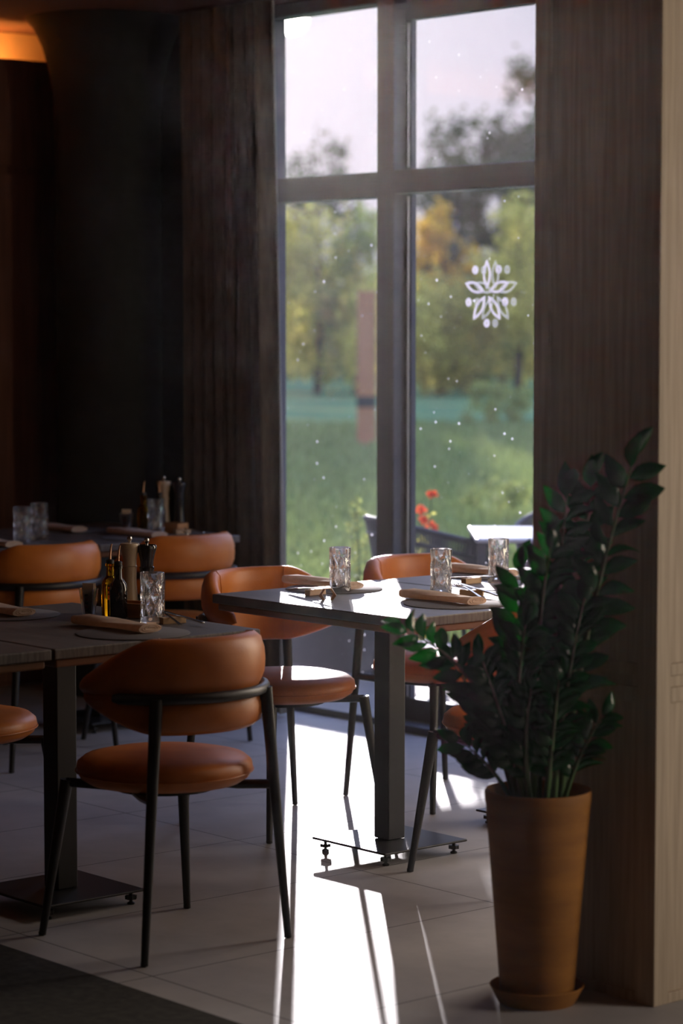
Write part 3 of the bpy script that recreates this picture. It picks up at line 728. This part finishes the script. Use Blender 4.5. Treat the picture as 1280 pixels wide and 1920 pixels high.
S = [ # base, control, tip (lateral, depth, height above soil), leaves, leaf length, radius, seed
 ((.045, -.03, 0), (.085, -.10, .42), (.185, -.25, .81), 26, .085, .075, .010, 1, .30),
 ((.060, -.02, 0), (.075, -.08, .45), (.100, -.19, .76), 26, .075, .065, .008, 2, .28),
 ((.020, -.04, 0), (.020, -.10, .42), (.045, -.20, .735), 30, .075, .065, .009, 3, .25),
 ((-.01, -.05, 0), (-.03, -.12, .35), (.010, -.20, .62), 30, .072, .06, .009, 4, .20),
 ((-.03, -.03, 0), (-.06, -.06, .30), (-.050, -.14, .56), 28, .070, .06, .009, 5, .22),
 ((-.04, -.05, 0), (-.07, -.12, .24), (-.045, -.20, .44), 24, .068, .055, .008, 6, .25),
 ((-.045, -.02, 0), (-.10, -.07, .33), (-.315, -.16, .425), 22, .062, .055, .008, 7, .38),
 ((-.05, .02, 0), (-.10, -.02, .20), (-.20, -.07, .335), 20, .060, .05, .008, 8, .30),
 ((-.055, -.03, 0), (-.10, -.06, .10), (-.185, -.10, .165), 13, .060, .05, .007, 9, .40),
 ((.05, -.05, 0), (.08, -.08, .13), (.135, -.11, .22), 15, .060, .05, .007, 10, .30),
 ((.03, -.06, 0), (.04, -.11, .25), (.085, -.20, .50), 24, .068, .06, .008, 11, .22),
 ((.0, -.02, 0), (.0, -.05, .28), (.03, -.12, .52), 26, .070, .06, .008, 12, .22),
 ((-.02, -.06, 0), (-.05, -.13, .16), (-.03, -.18, .30), 20, .064, .05, .008, 13, .25),
 ((.01, -.07, 0), (.02, -.14, .16), (.03, -.19, .32), 20, .064, .05, .008, 14, .25),
 ((-.03, -.06, 0), (-.08, -.12, .20), (-.14, -.17, .36), 22, .062, .05, .008, 15, .28),
]
for a in S: zz_stem(*a)

# ---------------------------------------------------------------- outside: terrace, lawn, garden furniture, trees
b = MB()
P0, P1 = (-40, 6.74), (30, 6.74)
b.add([(-40, 6.85, -.005), (30, 6.85, -.005), (30, 8.62, -.005), (-40, 8.62, -.005), (-40, 6.85, -.2), (30, 6.85, -.2), (30, 8.62, -.2), (-40, 8.62, -.2)],
      [(0, 1, 2, 3), (0, 4, 5, 1), (2, 6, 7, 3)])
b.box((-9.9, 6.72, -.12), (1.5, 6.86, -.001))
te = b.build('terrace', M['paving'], smooth=False); struct(te)
n, l, bs = nodes(M['paving'])
b = MB(); g = 40; vs = []
rr_ = random.Random(2)
b.add([(-260, 8.62, -.03), (120, 8.62, -.03), (120, 260, -.03), (-260, 260, -.03)], [(0, 1, 2, 3)])
struct(b.build('lawn_ground', M['grass'], smooth=False))
# lawn: uneven grass standing on it, blades nobody could count
def grass():
    rnd = random.Random(9); b = MB()
    for i in range(30000):
        d = 11.5+ (rnd.random()**1.7)*30; lt = rnd.uniform(-.035, .095)*d
        x, y = LD(lt, d)
        if y < 8.66: continue
        h = rnd.uniform(.03, .075)*(1+d*.02); a = rnd.uniform(0, 2*pi); wd = .004+.0006*d
        dx, dy = cos(a)*wd, sin(a)*wd; lx, ly = rnd.uniform(-.03, .03), rnd.uniform(-.03, .03)
        b.add([(x-dx, y-dy, -.03), (x+dx, y+dy, -.03), (x+lx, y+ly, h-.03)], [(0, 1, 2)])
    o = b.build('grass_blades', M['blade'], smooth=False)
    tag(o, 'short green lawn grass outside the window', 'grass', kind='stuff')
grass()

b = MB(); b.box((-13, 7.55, -.005), (-8.66, 7.75, .20)); b.box((-13, 7.54, .20), (-8.65, 7.76, .225))
tag(b.build('garden_wall', M['paving'], smooth=False, bevel=.006), 'low grey concrete garden wall at the edge of the terrace', 'wall')
def rope_chair_proto():
    root = thing('garden_armchair', 'g', 'chair')
    def rim(a):  # a = 0 at the back
        return .575+.155*(.5+.5*cos(a))**1.1
    A = [R(-140)+R(280)*i/56 for i in range(57)]
    def P_(a, z, r=1.): k = .27+.05*(z-.4)/.3; return (k*sin(a)*r, -k*cos(a)*r*1.02, z)
    b = MB(); b.tube([P_(a, rim(a)) for a in A], .012, 8); b.tube([P_(a, rim(a)-.065) for a in A], .008, 8); b.tube([P_(a, .40) for a in A], .011, 8)
    b.build('tube_frame', M['rope'], root)
    b = MB()
    for i in range(113):
        a = R(-139)+R(278)*i/112
        b.tube([P_(a, rim(a)), P_(a, (rim(a)+.4)/2, .985), P_(a, .40)], .0045, 5)
    b.build('rope_back', M['rope'], root)
    b = MB(); b.lathe([(.0001, .38), (.25, .38), (.275, .40), (.275, .43), (.25, .45), (.0001, .455)], 32); b.build('seat_cushion', M['rope'], root)
    for s in (-1, 1):
        for t in (-1, 1): leg_mb((.19*s, .18*t, .39), (.235*s, .225*t, .004), .013, .010).build('leg', M['black_metal'], root)
    return root
rc = rope_chair_proto(); rcs = []
x, y = LD(.435, 11.25); stage(rc, rcs, (x, y, -.005), R(49.3-70), 'dark rope garden armchair on the terrace, seen low across the window post')
x, y = LD(1.10, 11.62); stage(rc, rcs, (x, y, -.005), R(49.3+165), 'dark rope garden armchair behind the white terrace table')
x, y = LD(.905, 10.86)
gt = thing('terrace_table', 'white square-edged garden table on the terrace outside the right pane', 'table', (x, y, -.005), R(49.3))
b = MB(); b.box((-.352, -.335, .672), (.352, .335, .692)); b.build('tabletop', M['white'], gt, smooth=False, bevel=.01)
for s in (-1, 1):
    for t in (-1, 1):
        b = MB(); b.box((.325*s-.017, .308*t-.017, 0), (.325*s+.017, .308*t+.017, .672)); b.build('leg', M['frame'], gt, smooth=False, bevel=.002)

def leaf_cloud(mb, rnd, c, rad, n, size, clumps=0, asp=.55):
    cl = []
    for _ in range(max(1, clumps)):
        while True:
            v = Vector((rnd.uniform(-1, 1), rnd.uniform(-1, 1), rnd.uniform(-1, 1)))
            if .15 < v.length < 1: break
        cl.append(v)
    for i in range(n):
        if clumps:
            q = rnd.choice(cl); g3 = .13*(1+.25*rad[0]); v = q+Vector((rnd.gauss(0, g3), rnd.gauss(0, g3), rnd.gauss(0, g3*rad[0]/rad[1])))
        else:
            while True:
                v = Vector((rnd.uniform(-1, 1), rnd.uniform(-1, 1), rnd.uniform(-1, 1)))
                if v.length < 1: break
        p = Vector(c)+Vector((v.x*rad[0], v.y*rad[0], v.z*rad[1]))
        if p.z < .05: continue
        u = Vector((rnd.gauss(0, 1), rnd.gauss(0, 1), rnd.gauss(0, .6))).normalized(); w_ = u.orthogonal().normalized()
        w_ = (Matrix.Rotation(rnd.uniform(0, 2*pi), 3, u) @ w_); s = size*rnd.uniform(.6, 1.25)
        mb.add([p-u*s*.5, p-u*s*.1+w_*s*asp*.5, p+u*s*.5, p-u*s*.1-w_*s*asp*.5], [(0, 1, 2, 3)])
def tree(l, d, top, r, m, n, size, seed, label, trunk=True, low=.6, clumps=60, name='tree', cat='tree', group='trees beyond the lawn'):
    rnd = random.Random(seed); x, y = LD(l, d)
    root = thing(name, label, cat, (x, y, -.03), 0, group)
    b = MB(); rz = (top-low)/2; cz = (top+low)/2; leaf_cloud(b, rnd, (0, 0, cz), (r, rz), n, size, clumps)
    b.build('foliage', M[m], root, smooth=False)
    if trunk:
        b = MB(); b.tube([(0, 0, 0), (.05, 0, top*.3), (-.04, .05, top*.62), (0, 0, top*.9)], [.045+top*.012, .035+top*.009, .02+top*.005, .01], 8)
        for k in range(9):
            a = rnd.uniform(0, 2*pi); z0 = top*rnd.uniform(.25, .8); q = Vector((cos(a)*r*.8, sin(a)*r*.8, z0+top*rnd.uniform(.08, .2)))
            b.tube([(0, 0, z0), q*.55+Vector((0, 0, z0*.42)), q], [.03, .02, .008], 5)
        b.build('trunk', M['bark'], root)
    return root
T = [
 (-.62, 74, 7.2, 1.05, 'leaf_far', 2200, .20, 21, 'slender tree crown standing alone against the sky in the upper left pane', 2.2),
 (3.1, 68, 7.5, 1.0, 'leaf_far', 3600, .18, 22, 'loose tree crown low in the middle of the upper right pane', 2.4),
 (2.3, 70, 6.3, .85, 'leaf_far', 1600, .18, 23, 'lowest tree crown at the left edge of the upper right pane', 2.6),
 (4.1, 66, 7.6, .85, 'leaf_far', 4200, .18, 24, 'tall feathery tree crown right of centre in the upper right pane', 1.8),
 (5.05, 64, 8.5, 1.15, 'leaf_far', 9500, .18, 25, 'tallest tree crown at the right edge of the upper right pane', 1.6),
]
for l_0, d_0, top, r_0, m_0, n_0, s_0, sd, lab, low in T:
    tree(l_0, d_0, top, r_0, m_0, n_0, s_0, sd, lab, low=low, clumps=70)
tree(2.35, 60, 4.5, .80, 'leaf_gold', 2600, .19, 31, 'golden yellow autumn tree seen in the lower right pane', low=.9, clumps=40)
rnd = random.Random(77)
ORD = ('leftmost', 'second', 'third', 'fourth', 'fifth', 'sixth', 'seventh', 'eighth', 'ninth')
for k in range(9):
    l0 = -2.4+.92*k
    tree(l0, 60+rnd.uniform(-2, 2), rnd.uniform(4.3, 5.2) if l0 < 1.2 else (2.7 if l0 < 3.3 else rnd.uniform(4.6, 5.2)), rnd.uniform(.95, 1.2), ('leaf_dark', 'leaf_mid', 'leaf_mid')[k % 3], 2300, .21, 100+k,
         '%s bushy tree, %s in the row across the lawn' % (('dark green', 'olive', 'olive')[k % 3], ORD[k]+('' if k == 0 else ' from the left')), low=.15, clumps=70, group='bushy trees in the far row')
for k in range(7):
    tree(-3.6+1.9*k, 80, rnd.uniform(2.8, 3.3), 1.7, 'leaf_dark', 3000, .30, 200+k, 'low dark tree, %s in the hindmost row beyond the lawn' % (ORD[k]+('' if k == 0 else ' from the left')), low=.0, clumps=80, group='dark trees in the hindmost row')
tree(2.25, 41, .80, .42, 'leaf_pale', 900, .09, 41, 'pale green round shrub on the lawn in the right pane', trunk=False, low=.0, clumps=14, name='shrub', cat='shrub', group=None)
tree(2.75, 41.5, .62, .36, 'leaf_pale', 700, .09, 42, 'low pale yellow shrub right of the round shrub on the lawn', trunk=False, low=.0, clumps=14, name='shrub', cat='shrub', group=None)
tree(1.30, 21, .34, .30, 'leaf_pale', 700, .05, 43, 'low light green ground plant on the lawn behind the white terrace table', trunk=False, low=.0, clumps=14, name='shrub', cat='shrub', group=None)
# timber post with a black band on the lawn
x, y = LD(.33, 34)
pt = thing('timber_post', 'orange brown timber post with a black band standing on the lawn', 'post', (x, y, -.03), R(49.3))
b = MB(); b.box((-.125, -.125, 0), (.125, .125, 2.06)); b.build('post_shaft', M['post'], pt, smooth=False, bevel=.01)
b = MB(); b.box((-.130, -.130, .52), (.130, .130, .67)); b.build('band', M['blackband'], pt, smooth=False)
# plants at the edge of the terrace
def flower(l, d, h, label, name, m, n, seed, petals):
    rnd = random.Random(seed); x, y = LD(l, d)
    root = thing(name, label, 'plant', (x, y, -.03))
    st = MB(); lf = MB(); fl = MB()
    for k in range(n):
        a = rnd.uniform(0, 2*pi); r = rnd.uniform(.01, .06); hh = h*rnd.uniform(.72, 1)
        pts = [(0, 0, 0), (r*.5*cos(a), r*.5*sin(a), hh*.5), (r*cos(a), r*sin(a), hh)]
        st.tube(pts, .003, 5)
        for j in range(9): leaf_cloud(lf, rnd, (r*cos(a)*j/9, r*sin(a)*j/9, hh*(.15+.8*j/9)), (.03, .03), 4, .045, 0)
        if petals: leaf_cloud(fl, rnd, (r*cos(a), r*sin(a), hh), (.022, .02), 16, .035, 0, .9)
        else: leaf_cloud(lf, rnd, (r*cos(a), r*sin(a), hh), (.03, .05), 16, .04, 0)
    st.build('stems', M['zz_stem'], root); lf.build('leaves', M[m], root, smooth=False)
    if petals: fl.build('blossom', M['petal'], root, smooth=False)
    return root
flower(.385, 12.4, .83, 'orange red flowering plant at the terrace edge by the door frame', 'flowering_plant', 'leaf_mid', 5, 1, True)
flower(.10, 12.6, .72, 'tall leafy green plant at the terrace edge left of the window post', 'leafy_plant', 'leaf_pale', 4, 2, False)

# added scatter volume standing in for lens glare around the sun
b = MB(); b.box((-9.28, -1.9, .001), (1.45, 6.58, 2.85))
hv = bpy.data.materials.new('glare_volume'); hv.use_nodes = True; n = hv.node_tree.nodes; n.remove(n['Principled BSDF'])
vs_ = n.new('ShaderNodeVolumeScatter'); vs_.inputs['Density'].default_value = .00045; vs_.inputs['Anisotropy'].default_value = .86; vs_.inputs[0].default_value = (1, .93, .90, 1)
hv.node_tree.links.new(vs_.outputs[0], n['Material Output'].inputs['Volume'])
hz = b.build('glare_haze', hv, smooth=False); tag(hz, 'thin added haze standing in for lens glare around the sun', 'haze', kind='stuff')
